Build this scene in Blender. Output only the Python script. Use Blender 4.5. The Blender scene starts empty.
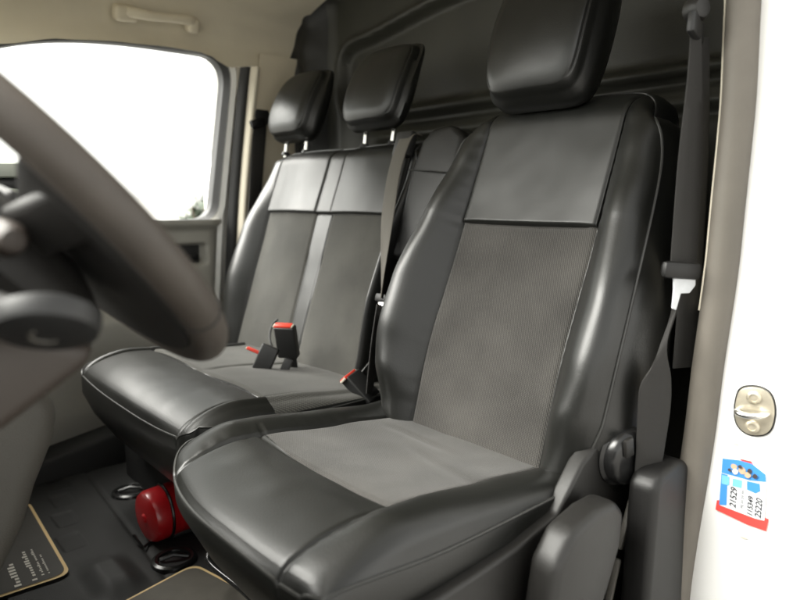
import bpy, bmesh, math, random
from mathutils import Vector, Matrix, noise
random.seed(4)
sc = bpy.context.scene
COL = sc.collection
R = math.radians
Z0 = 0.75            # eye height above the cab floor; drawings below are measured from the eye

# ------------------------------------------------------------------ camera
cam_d = bpy.data.cameras.new('camera'); cam = bpy.data.objects.new('camera', cam_d); COL.objects.link(cam)
cam_d.lens = 29.475; cam_d.sensor_width = 36; cam_d.sensor_fit = 'HORIZONTAL'
cam_d.clip_start = .02; cam_d.clip_end = 2000
yaw, pit = R(41.5), R(8.7)
fwd = Vector((math.sin(yaw)*math.cos(pit), math.cos(yaw)*math.cos(pit), -math.sin(pit)))
rgt = Vector((math.cos(yaw), -math.sin(yaw), 0)); upv = rgt.cross(fwd)
m = Matrix((rgt, upv, -fwd)).transposed().to_4x4(); m.translation = (0, 0, Z0)
cam.matrix_world = m
cam_d.dof.use_dof = True; cam_d.dof.focus_distance = 1.12; cam_d.dof.aperture_fstop = 3.2
sc.camera = cam

# ------------------------------------------------------------------ world, sun, exposure
SUN_EL, SUN_AZ = R(51), R(135)       # bright sky ahead of the van, through the windscreen
w = bpy.data.worlds.new('World'); sc.world = w; w.use_nodes = True
nt = w.node_tree; bg = nt.nodes['Background']
sky = nt.nodes.new('ShaderNodeTexSky'); sky.sky_type = 'NISHITA'; sky.sun_disc = False
sky.sun_elevation = SUN_EL; sky.sun_rotation = R(90)-SUN_AZ
sky.air_density = 1.0; sky.dust_density = 1.0
hs = nt.nodes.new('ShaderNodeHueSaturation'); hs.inputs['Saturation'].default_value = .05
tint = nt.nodes.new('ShaderNodeMix'); tint.data_type = 'RGBA'; tint.blend_type = 'MULTIPLY'; tint.inputs['Factor'].default_value = 1
tint.inputs[7].default_value = (1, .985, .93, 1)        # overcast white, a little warm
nt.links.new(sky.outputs[0], hs.inputs['Color']); nt.links.new(hs.outputs[0], tint.inputs[6]); nt.links.new(tint.outputs[2], bg.inputs[0])
bg.inputs[1].default_value = .07
sd = bpy.data.lights.new('sun', 'SUN'); sd.energy = 4.3; sd.angle = R(64); sd.color = (1, .965, .92)
so = bpy.data.objects.new('sun', sd); COL.objects.link(so)
sv = Vector((math.cos(SUN_EL)*math.cos(SUN_AZ), math.cos(SUN_EL)*math.sin(SUN_AZ), math.sin(SUN_EL)))
so.rotation_euler = sv.to_track_quat('Z', 'Y').to_euler()
vs = sc.view_settings; vs.view_transform = 'Standard'; vs.look = 'None'; vs.gamma = 1; vs.exposure = 2.8
try:
    sc.cycles.max_bounces = 10; sc.cycles.diffuse_bounces = 6; sc.cycles.use_denoising = True
except Exception: pass

# ------------------------------------------------------------------ materials
def mat(name, col, rough=.5, metal=0, spec=.5, bump=0, bscale=400, var=0, vscale=6, coat=0, kind='noise', rvar=0, speck=None):
    m = bpy.data.materials.new(name); m.use_nodes = True; t = m.node_tree; p = t.nodes['Principled BSDF']
    p.inputs['Base Color'].default_value = (*col, 1); p.inputs['Roughness'].default_value = rough
    p.inputs['Metallic'].default_value = metal; p.inputs['Specular IOR Level'].default_value = spec
    p.inputs['Coat Weight'].default_value = coat; p.inputs['Coat Roughness'].default_value = .15
    tc = t.nodes.new('ShaderNodeTexCoord'); L = t.links.new
    if var or rvar:
        n = t.nodes.new('ShaderNodeTexNoise'); n.inputs['Scale'].default_value = vscale; n.inputs['Detail'].default_value = 4; n.inputs['Roughness'].default_value = .55
        L(tc.outputs['Object'], n.inputs['Vector'])
        if var:
            r = t.nodes.new('ShaderNodeValToRGB'); r.color_ramp.elements[0].position = .3; r.color_ramp.elements[1].position = .72
            r.color_ramp.elements[0].color = (*[c*(1-var) for c in col], 1); r.color_ramp.elements[1].color = (*[min(1, c*(1+var)) for c in col], 1)
            L(n.outputs['Fac'], r.inputs[0]); L(r.outputs[0], p.inputs['Base Color'])
        if rvar:
            mr = t.nodes.new('ShaderNodeMapRange'); mr.inputs[1].default_value = .3; mr.inputs[2].default_value = .7
            mr.inputs[3].default_value = rough-rvar; mr.inputs[4].default_value = rough+rvar
            L(n.outputs['Fac'], mr.inputs[0]); L(mr.outputs[0], p.inputs['Roughness'])
    if bump:
        b = t.nodes.new('ShaderNodeBump'); b.inputs['Strength'].default_value = bump; b.inputs['Distance'].default_value = .001
        if kind == 'grain':
            n2 = t.nodes.new('ShaderNodeTexVoronoi'); n2.inputs['Scale'].default_value = bscale; out = n2.outputs['Distance']
        else:
            n2 = t.nodes.new('ShaderNodeTexNoise'); n2.inputs['Scale'].default_value = bscale; n2.inputs['Detail'].default_value = 5; out = n2.outputs['Fac']
        L(tc.outputs['Object'], n2.inputs['Vector']); L(out, b.inputs['Height']); L(b.outputs[0], p.inputs['Normal'])
    return m

def fabric(name, c0, c1, pitch):
    """woven seat cloth: rows of small dots, in metres through the panel's UVs"""
    m = bpy.data.materials.new(name); m.use_nodes = True; t = m.node_tree; p = t.nodes['Principled BSDF']; L = t.links.new
    p.inputs['Roughness'].default_value = .9; p.inputs['Specular IOR Level'].default_value = .25
    p.inputs['Sheen Weight'].default_value = .15; p.inputs['Sheen Roughness'].default_value = .5
    uv = t.nodes.new('ShaderNodeTexCoord'); sep = t.nodes.new('ShaderNodeSeparateXYZ'); L(uv.outputs['UV'], sep.inputs[0])
    def mth(op, a, b=None):
        n = t.nodes.new('ShaderNodeMath'); n.operation = op
        for i, v in enumerate((a, b)):
            if v is None: continue
            if isinstance(v, (int, float)): n.inputs[i].default_value = v
            else: L(v, n.inputs[i])
        return n.outputs[0]
    k = 2*math.pi/pitch
    dg1 = mth('SINE', mth('MULTIPLY', mth('ADD', sep.outputs[0], mth('MULTIPLY', sep.outputs[1], .5)), k))
    dg2 = mth('SINE', mth('MULTIPLY', sep.outputs[1], k))
    dots = mth('MULTIPLY', dg1, dg2)
    n = t.nodes.new('ShaderNodeTexNoise'); n.inputs['Scale'].default_value = 700; n.inputs['Detail'].default_value = 3
    L(uv.outputs['Object'], n.inputs['Vector'])
    n3 = t.nodes.new('ShaderNodeTexNoise'); n3.inputs['Scale'].default_value = 7; n3.inputs['Detail'].default_value = 5
    L(uv.outputs['Object'], n3.inputs['Vector'])
    f = mth('ADD', mth('ADD', mth('MULTIPLY', dots, .30), mth('MULTIPLY', n.outputs['Fac'], .40)), mth('MULTIPLY', n3.outputs['Fac'], .60))
    r = t.nodes.new('ShaderNodeValToRGB'); r.color_ramp.elements[0].position = .25; r.color_ramp.elements[1].position = .85
    r.color_ramp.elements[0].color = (*c0, 1); r.color_ramp.elements[1].color = (*c1, 1)
    L(f, r.inputs[0]); L(r.outputs[0], p.inputs['Base Color'])
    b = t.nodes.new('ShaderNodeBump'); b.inputs['Strength'].default_value = .55; b.inputs['Distance'].default_value = .0012
    L(f, b.inputs['Height']); L(b.outputs[0], p.inputs['Normal'])
    return m

def glass(name):
    m = bpy.data.materials.new(name); m.use_nodes = True; t = m.node_tree; t.nodes.clear(); L = t.links.new
    o = t.nodes.new('ShaderNodeOutputMaterial'); mx = t.nodes.new('ShaderNodeMixShader')
    a = t.nodes.new('ShaderNodeBsdfTransparent'); a.inputs[0].default_value = (.93, .95, .93, 1)
    g = t.nodes.new('ShaderNodeBsdfGlossy'); g.inputs['Roughness'].default_value = .02
    fr = t.nodes.new('ShaderNodeFresnel'); fr.inputs['IOR'].default_value = 1.3
    L(fr.outputs[0], mx.inputs[0]); L(a.outputs[0], mx.inputs[1]); L(g.outputs[0], mx.inputs[2]); L(mx.outputs[0], o.inputs[0])
    return m

M = dict(
    leather=mat('black_leather', (.0058, .0060, .0050), .40, spec=.58, bump=.10, bscale=420, var=.10, vscale=6, kind='grain', rvar=.03),
    leather_soft=mat('soft_leather', (.0075, .0077, .0065), .45, spec=.52, bump=.05, bscale=420, var=.10, vscale=6, kind='grain', rvar=.03),  # slightly lighter, rougher leather of the upper panels and centre strip
    piping=mat('piping_vinyl', (.03, .03, .028), .4),
    cloth=fabric('seat_cloth', (.011, .0104, .0095), (.086, .0812, .0742), .0038),
    cloth_bench=fabric('bench_cloth', (.016, .0158, .0138), (.086, .083, .072), .0044),
    black=mat('black_plastic', (.014, .014, .014), .5, bump=.2, bscale=700),
    gloss=mat('gloss_black_plastic', (.010, .010, .010), .25),
    console=mat('console_plastic', (.075, .070, .060), .55, bump=.4, bscale=600, kind='grain', var=.06),
    grey=mat('grey_plastic', (.0105, .0098, .0088), .48, bump=.16, bscale=800, kind='grain', var=.06),
    grey_lt=mat('light_grey_plastic', (.33, .32, .285), .55, bump=.3, bscale=500, var=.06),
    trim=mat('dark_trim_plastic', (.0042, .0039, .0036), .5, bump=.15, bscale=800, kind='grain'),
    dash=mat('dash_plastic', (.012, .011, .010), .6, bump=.3, bscale=500),
    dash_top=mat('lit_dash_plastic', (.30, .32, .28), .5, bump=.2, bscale=500),  # windscreen light on the tray is put into this pale colour
    brown=mat('brown_grey_plastic', (.030, .022, .017), .5, bump=.2, bscale=500),
    wheel=mat('wheel_leather', (.060, .051, .043), .5, spec=.4, bump=.25, bscale=500, kind='grain', var=.2, vscale=14),
    beige=mat('beige_trim', (.60, .54, .42), .75, bump=.25, bscale=600, var=.06, vscale=4),
    beige_lining=mat('beige_headlining_felt', (.62, .57, .455), .95, spec=.2, bump=.5, bscale=900, var=.07, vscale=5),
    cream=mat('cream_trim', (.62, .57, .46), .6),
    seal=mat('grey_beige_rubber', (.130, .117, .098), .6, bump=.2, bscale=200, var=.10, vscale=12),
    rubber=mat('black_rubber', (.012, .012, .012), .6),
    white=mat('white_paint', (.82, .82, .80), .25, coat=.5, var=.015, vscale=5),
    bulk=mat('bulkhead_panel', (.035, .0345, .027), .5, bump=.3, bscale=300, var=.15, vscale=5),
    bulk_dk=mat('black_insulation', (.014, .014, .013), .55, bump=.4, bscale=80, var=.3),
    belt=mat('belt_webbing', (.014, .0128, .0112), .7, bump=.6, bscale=900),
    belt_lt=mat('grey_belt_webbing', (.085, .077, .064), .7, bump=.6, bscale=900),
    red=mat('red_button', (.60, .045, .025), .4),
    red_ext=mat('red_enamel', (.46, .008, .012), .34, coat=.3, var=.1, vscale=20, rvar=.05),
    chrome=mat('bright_metal', (.75, .74, .70), .22, metal=1, var=.05),
    zinc=mat('zinc_plate', (.58, .53, .42), .42, metal=.75, var=.22, vscale=40),
    floor=mat('rubber_floor', (.017, .017, .0165), .68, spec=.35, bump=.4, bscale=500, var=.2, vscale=7, rvar=.08),
    paper=mat('grey_paper_mat', (.075, .068, .055), .75, var=.1, vscale=20),
    paper_dk=mat('black_paper_mat', (.035, .032, .027), .7, var=.1, vscale=20),
    tan=mat('tan_paper_edge', (.62, .45, .22), .7),
    ink=mat('white_print', (.62, .60, .54), .8),
    blue=mat('blue_print', (.05, .24, .60), .45), redp=mat('red_print', (.70, .06, .05), .45),
    whitep=mat('white_sticker_paper', (.66, .68, .70), .5, var=.06, vscale=90), pen=mat('black_pen_ink', (.03, .03, .035), .6),
    skin=mat('tan_print', (.50, .36, .24), .5), darkp=mat('dark_print', (.05, .04, .04), .5), cyan=mat('light_blue_print', (.16, .45, .75), .5),
    ground=mat('pale_concrete', (.16, .157, .147), .9, bump=.3, bscale=30, var=.15, vscale=1.2),
    leaf=mat('green_leaves', (.018, .034, .012), .6, var=.4, vscale=30), bark=mat('bark', (.09, .07, .05), .9),
    glass=glass('window_glass'),
)

# ------------------------------------------------------------------ helpers
def tag(o, label=None, cat=None, group=None, kind=None):
    if label: o['label'] = label
    if cat: o['category'] = cat
    if group: o['group'] = group
    if kind: o['kind'] = kind
    return o

def thing(name, loc, label, cat, group=None):
    o = bpy.data.objects.new(name, None); COL.objects.link(o); o.empty_display_size = .05
    o.location = (loc[0], loc[1], loc[2]+Z0)
    return tag(o, label, cat, group)

def absloc(o):
    v = Vector((0, 0, 0))
    while o: v += o.location; o = o.parent
    return v

def mk(name, bm, material, parent=None, sharp=40, uvs=None, smooth=True):
    """link a bmesh drawn in eye coordinates as one mesh object"""
    me = bpy.data.meshes.new(name)
    off = Vector((0, 0, Z0)) - (absloc(parent) if parent else Vector((0, 0, 0)))
    if not parent:                                   # put the origin of a single-mesh thing at its own middle
        c = sum((v.co for v in bm.verts), Vector())/max(1, len(bm.verts)); off = -c
    bm.transform(Matrix.Translation(off))
    bm.to_mesh(me); bm.free()
    mats = material if isinstance(material, (list, tuple)) else [material]
    for mm in mats: me.materials.append(mm)
    if smooth:
        me.polygons.foreach_set('use_smooth', [True]*len(me.polygons))
        if sharp: me.set_sharp_from_angle(angle=R(sharp))
    o = bpy.data.objects.new(name, me); COL.objects.link(o)
    if parent: o.parent = parent
    else: o.location = c + Vector((0, 0, Z0))
    return o

def NB(): return bmesh.new()

def box(bm, c, size, rot=None, bev=.004, seg=2, taper=None):
    """bevelled box; taper = (sx, sy) scale of the top"""
    r = bmesh.ops.create_cube(bm, size=1); vs_ = r['verts']
    for v in vs_:
        v.co = Vector((v.co.x*size[0], v.co.y*size[1], v.co.z*size[2]))
        if taper and v.co.z > 0: v.co.x *= taper[0]; v.co.y *= taper[1]
    if bev:
        es = list({e for v in vs_ for e in v.link_edges})
        rb = bmesh.ops.bevel(bm, geom=es, offset=bev, segments=seg, profile=.5, affect='EDGES')
        vs_ = list({v for f in rb['faces'] for v in f.verts} | {v for v in vs_ if v.is_valid})
    mt = Matrix.Translation(Vector(c)) @ (rot.to_4x4() if rot else Matrix.Identity(4))
    for v in vs_: v.co = mt @ v.co
    return bm

def frame_rot(xa, za):
    xa = Vector(xa).normalized(); za = Vector(za); za = (za - xa*za.dot(xa)).normalized(); ya = za.cross(xa)
    return Matrix((xa, ya, za)).transposed()

def catmull(pts, n=8, closed=False):
    P = [Vector(p) for p in pts]; out = []; N = len(P)
    rng = range(N if closed else N-1)
    for i in rng:
        if closed: a, b, c, d = P[(i-1) % N], P[i], P[(i+1) % N], P[(i+2) % N]
        else: a, b, c, d = P[max(0, i-1)], P[i], P[i+1], P[min(N-1, i+2)]
        for k in range(n):
            t = k/n
            out.append(.5*((2*b)+(c-a)*t+(2*a-5*b+4*c-d)*t*t+(3*b-a-3*c+d)*t**3))
    if not closed: out.append(P[-1])
    return out

def tube(bm, path, r, closed=False, seg=10, caps=True):
    P = [Vector(p) for p in path]; N = len(P); rings = []
    rr = r if callable(r) else (lambda i: r)
    prev = None
    for i in range(N):
        a = P[(i-1) % N] if (closed or i > 0) else P[i]; b = P[(i+1) % N] if (closed or i < N-1) else P[i]
        t = (b-a).normalized()
        if prev is None: n = t.orthogonal().normalized()
        else: n = (prev-t*prev.dot(t)).normalized()
        prev = n; bn = t.cross(n)
        rings.append([bm.verts.new(P[i]+(n*math.cos(2*math.pi*k/seg)+bn*math.sin(2*math.pi*k/seg))*rr(i)) for k in range(seg)])
    if closed:                                        # undo the twist of the transported frame
        best = min(range(seg), key=lambda s: sum((rings[-1][(k+s) % seg].co-rings[0][k].co).length for k in range(seg)))
    for i in range(N if closed else N-1):
        A, B = rings[i], rings[(i+1) % N]
        sh = 0
        for k in range(seg):
            if closed and i == N-1:
                q = [A[(k+best) % seg], A[(k+1+best) % seg], B[(k+1) % seg], B[k]]
            else: q = [A[k], A[(k+1) % seg], B[(k+1) % seg], B[k]]
            bm.faces.new(q)
    if caps and not closed:
        bm.faces.new(rings[0][::-1]); bm.faces.new(rings[-1])
    return bm

def lathe(bm, prof, origin, axis, seg=32, squash=None):
    """prof = (radius, height) pairs from one end to the other along axis"""
    ax = Vector(axis).normalized(); u = ax.orthogonal().normalized(); v = ax.cross(u); o = Vector(origin); rings = []
    for r, h in prof:
        if r < 1e-6: rings.append([bm.verts.new(o+ax*h)])
        else: rings.append([bm.verts.new(o+ax*h+(u*math.cos(2*math.pi*k/seg)+v*math.sin(2*math.pi*k/seg))*r) for k in range(seg)])
    for A, B in zip(rings, rings[1:]):
        for k in range(seg):
            if len(A) == 1 and len(B) == 1: continue
            if len(A) == 1: bm.faces.new([A[0], B[(k+1) % seg], B[k]])
            elif len(B) == 1: bm.faces.new([A[k], A[(k+1) % seg], B[0]])
            else: bm.faces.new([A[k], A[(k+1) % seg], B[(k+1) % seg], B[k]])
    bmesh.ops.recalc_face_normals(bm, faces=bm.faces)
    return bm

def prism(bm, pts, axis, depth, bev=.006, seg=3):
    """flat outline (3-D points in one plane) pushed along axis, its rims rounded"""
    vs_ = [bm.verts.new(Vector(p)) for p in pts]; f = bm.faces.new(vs_)
    r = bmesh.ops.extrude_face_region(bm, geom=[f]); nv = [g for g in r['geom'] if isinstance(g, bmesh.types.BMVert)]
    d = Vector(axis).normalized()*depth
    for v in nv: v.co += d
    allv = vs_+nv
    fs = list({ff for v in allv for ff in v.link_faces})
    bmesh.ops.recalc_face_normals(bm, faces=fs)
    if bev:
        es = list({e for ff in fs for e in ff.edges})
        es = [e for e in es if len(e.link_faces) == 2 and e.calc_face_angle(0) > R(30)]
        bmesh.ops.bevel(bm, geom=es, offset=bev, segments=seg, profile=.5, affect='EDGES', clamp_overlap=True)
    return bm

def ribbon(bm, pts, wid, th=.0016):
    """webbing: pts = list of (centre, half-width vector), smoothed"""
    C_ = catmull([p[0] for p in pts], 8); W_ = catmull([p[1] for p in pts], 8); rows = []
    for i, (c, wv) in enumerate(zip(C_, W_)):
        t = (C_[min(i+1, len(C_)-1)]-C_[max(i-1, 0)]).normalized(); n = t.cross(wv).normalized()*th
        row = []
        for s in (-1, -.92, -.3, .3, .92, 1):
            row.append(bm.verts.new(c+wv*s+n*(1 if abs(s) < .95 else .4)))
        for s in (1, .92, .3, -.3, -.92, -1):
            row.append(bm.verts.new(c+wv*s-n*(1 if abs(s) < .95 else .4)))
        rows.append(row)
    for a, b in zip(rows, rows[1:]):
        for k in range(12): bm.faces.new([a[k], a[(k+1) % 12], b[(k+1) % 12], b[k]])
    bm.faces.new(rows[0][::-1]); bm.faces.new(rows[-1])
    bmesh.ops.recalc_face_normals(bm, faces=bm.faces)
    return bm

def sheet(bm, f, us, vs_, flip=False):
    G = [[bm.verts.new(f(u, v)) for v in vs_] for u in us]
    for i in range(len(us)-1):
        for j in range(len(vs_)-1):
            q = [G[i][j], G[i+1][j], G[i+1][j+1], G[i][j+1]]
            bm.faces.new(q[::-1] if flip else q)
    return bm

def lin(a, b, n): return [a+(b-a)*i/(n-1) for i in range(n)]

def itp(tab, t):
    if t <= tab[0][0]: return tab[0][1]
    for (a, x), (b, y) in zip(tab, tab[1:]):
        if t <= b:
            k = (t-a)/(b-a); k = k*k*(3-2*k)*.5+k*.5
            return x+(y-x)*k
    return tab[-1][1]

def sstep(a, b, x):
    k = max(0, min(1, (x-a)/(b-a))); return k*k*(3-2*k)

def knots(seams, n, extra=()):
    """parameter lines over -1..1, crowded round the seams"""
    s = set()
    for i in range(n+1): s.add(round(-1+2*i/n, 5))
    for q in seams:
        s = {x for x in s if abs(x-q) > .012}
        for d in (-.03, -.02, -.0105, -.005, 0, .005, .0105, .02, .03): s.add(round(q+d, 5))
    for d in (.985, .97, .95): s |= {d, -d}
    return sorted(x for x in s if -1 <= x <= 1)

A_IN = .10
def pad(frame, halfw, t0, t1, dfun, seam_s, seam_t, regions, parent, main, skirt, cr=.03, cp_=5, crn=1, crb=1, wneg=None, ell=0, warp=None, kb=(), inner=None, xk=(), na=44, nb=56, pipe=None, lump=.0012, smain='leather', lumpscale=9, a_split=.62, main_label=None):
    """an upholstered block: a face with seams, divided into panels, a skirt running back from its edge and a closed back"""
    O, S, T, D = frame
    tm, th = (t0+t1)/2, (t1-t0)/2
    def smap(a, t):                                    # parameter to metres across, keeping the lengthwise seams straight
        W = halfw(t)
        if wneg and a < 0: W = wneg(W)
        if not seam_s: return a*W
        q = seam_s; a_ = abs(a); sg = 1 if a >= 0 else -1
        if inner and a_ <= a_split:
            w_ = inner(t)
            return sg*(w_*a_/A_IN if a_ <= A_IN else w_+(q-w_)*(a_-A_IN)/(a_split-A_IN))
        return sg*(q*a_/a_split if a_ <= a_split else q+(W-q)*(a_-a_split)/(1-a_split))
    def bmapf(b): return tm+b*th
    def P2(a, b):
        k = max(abs(a), abs(b))
        if ell:
            if k < 1e-6: return 0, tm, 0
            nr = (abs(a/k)**ell+abs(b/k)**ell)**(1/ell)
            t = bmapf(b/nr); return smap(a/nr, t), t, k
        t = bmapf(b)-cr*(1 if b > 0 else -1)*abs(a)**cp_*abs(b)**cp_*(1 if a > 0 else crn)*(1 if b > 0 else crb)
        s = smap(a, t)-cr*.75*(1 if a > 0 else -1)*abs(a)**(cp_+2)*abs(b)**(cp_+2)*(1 if a > 0 else crn)*(1 if b > 0 else crb)
        if warp: t = warp(s, t)
        return s, t, k
    seed = Vector((O.x*7.3+O.y*3.1, O.y*5.7, O.z))
    def pos(a, b):
        s, t, k = P2(a, b); SK['b'] = b; d = dfun(s, t, k)
        if lump:
            d += lump*noise.noise(Vector((s*lumpscale, t*lumpscale, 0))+seed)*(1-k**6)
            d += lump*.45*noise.noise(Vector((s*lumpscale*3.1, t*lumpscale*2.3, 3))+seed)*(1-k**6)
        return O+S*s+T*t+D*d, (s, t)
    A = knots(([-a_split, a_split] if seam_s else [])+([-A_IN, A_IN] if inner else [])+list(xk), na)
    B = knots([(q-tm)/th for q in seam_t]+list(kb), nb)
    grid = {}
    pt = [[pos(a, b) for b in B] for a in A]
    bms = {}
    def getbm(r):
        if r not in bms: bms[r] = (bmesh.new(), {})
        return bms[r]
    def vert(r, i, j):
        bm, dct = getbm(r)
        if (i, j) not in dct: dct[(i, j)] = bm.verts.new(pt[i][j][0])
        return dct[(i, j)]
    uvq = {}
    for i in range(len(A)-1):
        for j in range(len(B)-1):
            sm = sum(pt[x][y][1][0] for x, y in ((i, j), (i+1, j), (i, j+1), (i+1, j+1)))/4
            ac = (A[i]+A[i+1])/2; bc = (B[j]+B[j+1])/2
            r = None
            for idx, rg in enumerate(regions):
                if rg[2](ac, bmapf(bc), sm): r = idx; break
            bm, _ = getbm(r)
            q = [(i, j), (i+1, j), (i+1, j+1), (i, j+1)]
            f = bm.faces.new([vert(r, *x) for x in q])
            uvl = bm.loops.layers.uv.verify()
            for lp, x in zip(f.loops, q): lp[uvl].uv = pt[x[0]][x[1]][1]
    # skirt on the main shell
    bm, dct = getbm(None)
    na_, nb_ = len(A)-1, len(B)-1
    loop = [(i, 0) for i in range(na_)]+[(na_, j) for j in range(nb_)]+[(i, nb_) for i in range(na_, 0, -1)]+[(0, j) for j in range(nb_, 0, -1)]
    base = [vert(None, *x) for x in loop]
    smid = 0
    prev = base; edge = []
    for x in loop:
        p, (s, t) = pt[x[0]][x[1]]; edge.append((s, t, (p-O).dot(D)))
    ds = skirt[-1][2]
    for off_s, off_t, frac_d in skirt:
        ring = []
        for (s, t, d) in edge:
            ns = s/max(1e-6, halfw(t)); ntt = (t-tm)/th
            dd = d+(SK['back']-d)*frac_d
            ring.append(bm.verts.new(O+S*(s+off_s*max(-1, min(1, ns)))+T*(t+off_t*max(-1, min(1, ntt)))+D*dd))
        for k in range(len(loop)):
            k2 = (k+1) % len(loop)
            bm.faces.new([prev[k2], prev[k], ring[k], ring[k2]])
        prev = ring
    bm.faces.new(prev)
    bmesh.ops.recalc_face_normals(bm, faces=bm.faces)
    c = O+T*tm
    for f in bm.faces:
        pass
    shell = mk(main, bm, M[smain], parent, sharp=60)
    if main_label: shell['label'] = main_label
    outs = {}
    for idx, rg in enumerate(regions):
        if idx in bms:
            b2 = bms[idx][0]; bmesh.ops.recalc_face_normals(b2, faces=b2.faces)
            fn = sum((f.normal for f in b2.faces), Vector())
            if fn.dot(D) < 0: bmesh.ops.reverse_faces(b2, faces=b2.faces)
            o = mk(rg[0], b2, M[rg[1]], rg[3] if len(rg) > 3 and rg[3] else shell, sharp=None); outs[idx] = o
            if len(rg) > 4: o['label'] = rg[4]
    if pipe:
        pb = NB(); tube(pb, [O+S*s*(1+.001/max(.02, abs(s)))+T*t+D*d for s, t, d in edge], pipe, closed=True, seg=6)
        mk('piping', pb, M['piping'], shell)
    return shell
SK = {'back': -.1}

X, Y, Zv = Vector((1, 0, 0)), Vector((0, 1, 0)), Vector((0, 0, 1))

# ------------------------------------------------------------------ setting: ground, floor, roof lining
bm = NB(); sheet(bm, lambda u, v: Vector((u, v, -1.2)), lin(-600, 600, 25), lin(-600, 600, 25))
tag(mk('ground', bm, M['ground']), kind='structure')

def floor_z(x, y):
    z = -.75
    z -= .004*math.exp(-((x-(.468+.06*(y-1.45)))/.006)**2)          # groove of the mat edge
    for (cx, cy) in ((.412, 1.842), (.394, 1.734), (.372, 1.622), (.352, 1.50)):      # four square imprints
        dx, dy = abs(x-cx), abs(y-cy)
        z -= .0035*sstep(.026, .020, dx)*sstep(.042, .034, dy)
    # raised foot rest hump beside the driver's mat
    hx, hy = x-.37, y-1.29
    z += .022*sstep(.060, .012, abs(hx))*sstep(.11, .03, abs(hy))
    return z
bm = NB(); sheet(bm, lambda u, v: Vector((u, v, floor_z(u, v))), lin(.2, .66, 150), lin(1.0, 1.92, 190))
fl = mk('cab_floor', bm, M['floor'], sharp=None); tag(fl, kind='structure')
bm = NB(); box(bm, (.35, 1.18, -.785), (1.95, 1.66, .05), bev=0)
tag(mk('cab_subfloor', bm, M['floor']), kind='structure')

# roof lining: cantrail curve swept from windscreen header to bulkhead, with the metal roof above it
prof = catmull([(q[0], q[1], 0) for q in [(1.922, .427), (1.937, .48), (1.91, .54), (1.84, .59), (1.6, .645), (1.2, .665), (.8, .655), (.58, .62), (.47, .56), (.435, .49)]], 5)
prof = [(c[0], c[1]) for c in prof]
ZB = [(.10, .26), (.20, .305), (.385, .381), (.52, .414), (.675, .429), (.815, .4355), (.90, .435), (.94, .428), (.97, .412), (1.0, .402), (1.03, .408), (1.08, .42), (1.24, .425)]
def roof_pt(x, q):
    y, z = prof[q]
    z += (itp(ZB, x)-.427)*max(0, 1-q/9)
    k = sstep(1.0, 1.25, x)                                           # dips to a cross member at the rear
    return Vector((x, y, z - .012*k - .05*max(0, -x)**1.3))
bm = NB()
xs = lin(.10, 1.24, 70)
G = [[bm.verts.new(roof_pt(x, q)) for q in range(len(prof))] for x in xs]
Gt = [[bm.verts.new(roof_pt(x, q)+Vector((0, .03*(1 if prof[q][0] > 1.2 else -1)*abs(prof[q][0]-1.2)/.78, .035))) for q in range(len(prof))] for x in xs]
for i in range(len(xs)-1):
    for j in range(len(prof)-1):
        bm.faces.new([G[i][j], G[i+1][j], G[i+1][j+1], G[i][j+1]]); bm.faces.new([Gt[i][j+1], Gt[i+1][j+1], Gt[i+1][j], Gt[i][j]])
    for j in (0, len(prof)-1): bm.faces.new([G[i][j], Gt[i][j], Gt[i+1][j], G[i+1][j]])
for i in (0, len(xs)-1):
    for j in range(len(prof)-1): bm.faces.new([G[i][j], G[i][j+1], Gt[i][j+1], Gt[i][j]])
bmesh.ops.recalc_face_normals(bm, faces=bm.faces)
tag(mk('roof_lining', bm, M['beige_lining']), kind='structure')
bm = NB(); sheet(bm, lambda u, v: Vector((u, v, .74-.12*abs((v-1.2)/.85)**4)), lin(.06, 2.6, 30), lin(.36, 2.04, 24))
rf = mk('van_roof', bm, M['white']); tag(rf, 'white steel van roof above the beige lining', 'roof'); rf['kind'] = 'structure'

# ------------------------------------------------------------------ bulkhead behind the seats
def bh(y, z):
    x = 1.30
    # pressed rounded frame: raised rib with a recessed field inside
    fy0, fy1, fz0 = .42, 1.745, .265
    top = .47+.055*sstep(1.73, 1.2, y)+.01*sstep(1.2, .5, y)
    dx_ = min(fy1-y, y-fy0); dz_ = min(top-z, z-fz0)
    r = .06
    if dx_ < r and dz_ < r: dd = r-math.hypot(r-dx_, r-dz_)
    else: dd = min(dx_, dz_)
    x += .026*sstep(-.004, .012, dd)
    x -= .016*math.exp(-((dd+.014)/.009)**2)
    # shelf bead under it
    for zz, a in ((.225, .024), (.165, .018)):
        x += a*math.exp(-((z-zz-.02*(1.2-y)*.3)/.012)**2)*sstep(1.62, 1.55, y)
    x -= .012*sstep(.20, .19, z)*sstep(.165, .175, z)*sstep(1.6, 1.5, y)
    # slack black lining in the far upper corner
    k = sstep(1.76, 1.86, y)
    x -= k*(.05+.05*noise.noise(Vector((y*7, z*5.5, 1.7)))+.02*noise.noise(Vector((y*19, z*13, .7))))
    x -= .05*math.exp(-((z-.55+(2.02-y)*-.35)/.03)**2)*k
    return x
bt = thing('bulkhead', (1.3, 1.2, -.75), 'dark grey pressed bulkhead panel with raised frame behind the seats', 'bulkhead')
bm = NB(); sheet(bm, lambda u, v: Vector((bh(u, v), u, v)), lin(.38, 1.80, 170), lin(-.76, .72, 180))
mk('panel', bm, M['bulk'], bt, sharp=None)
bm = NB(); sheet(bm, lambda u, v: Vector((bh(u, v)-.002, u, v)), lin(1.795, 2.10, 60), lin(-.76, .72, 140))
tag(mk('insulation', bm, M['bulk_dk'], bt, sharp=None), 'slack black lining in the upper corner of the bulkhead')
bm = NB(); box(bm, (1.36, 1.2, -.02), (.04, 1.72, 1.50), bev=.004); mk('backing', bm, M['black'], bt)

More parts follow.
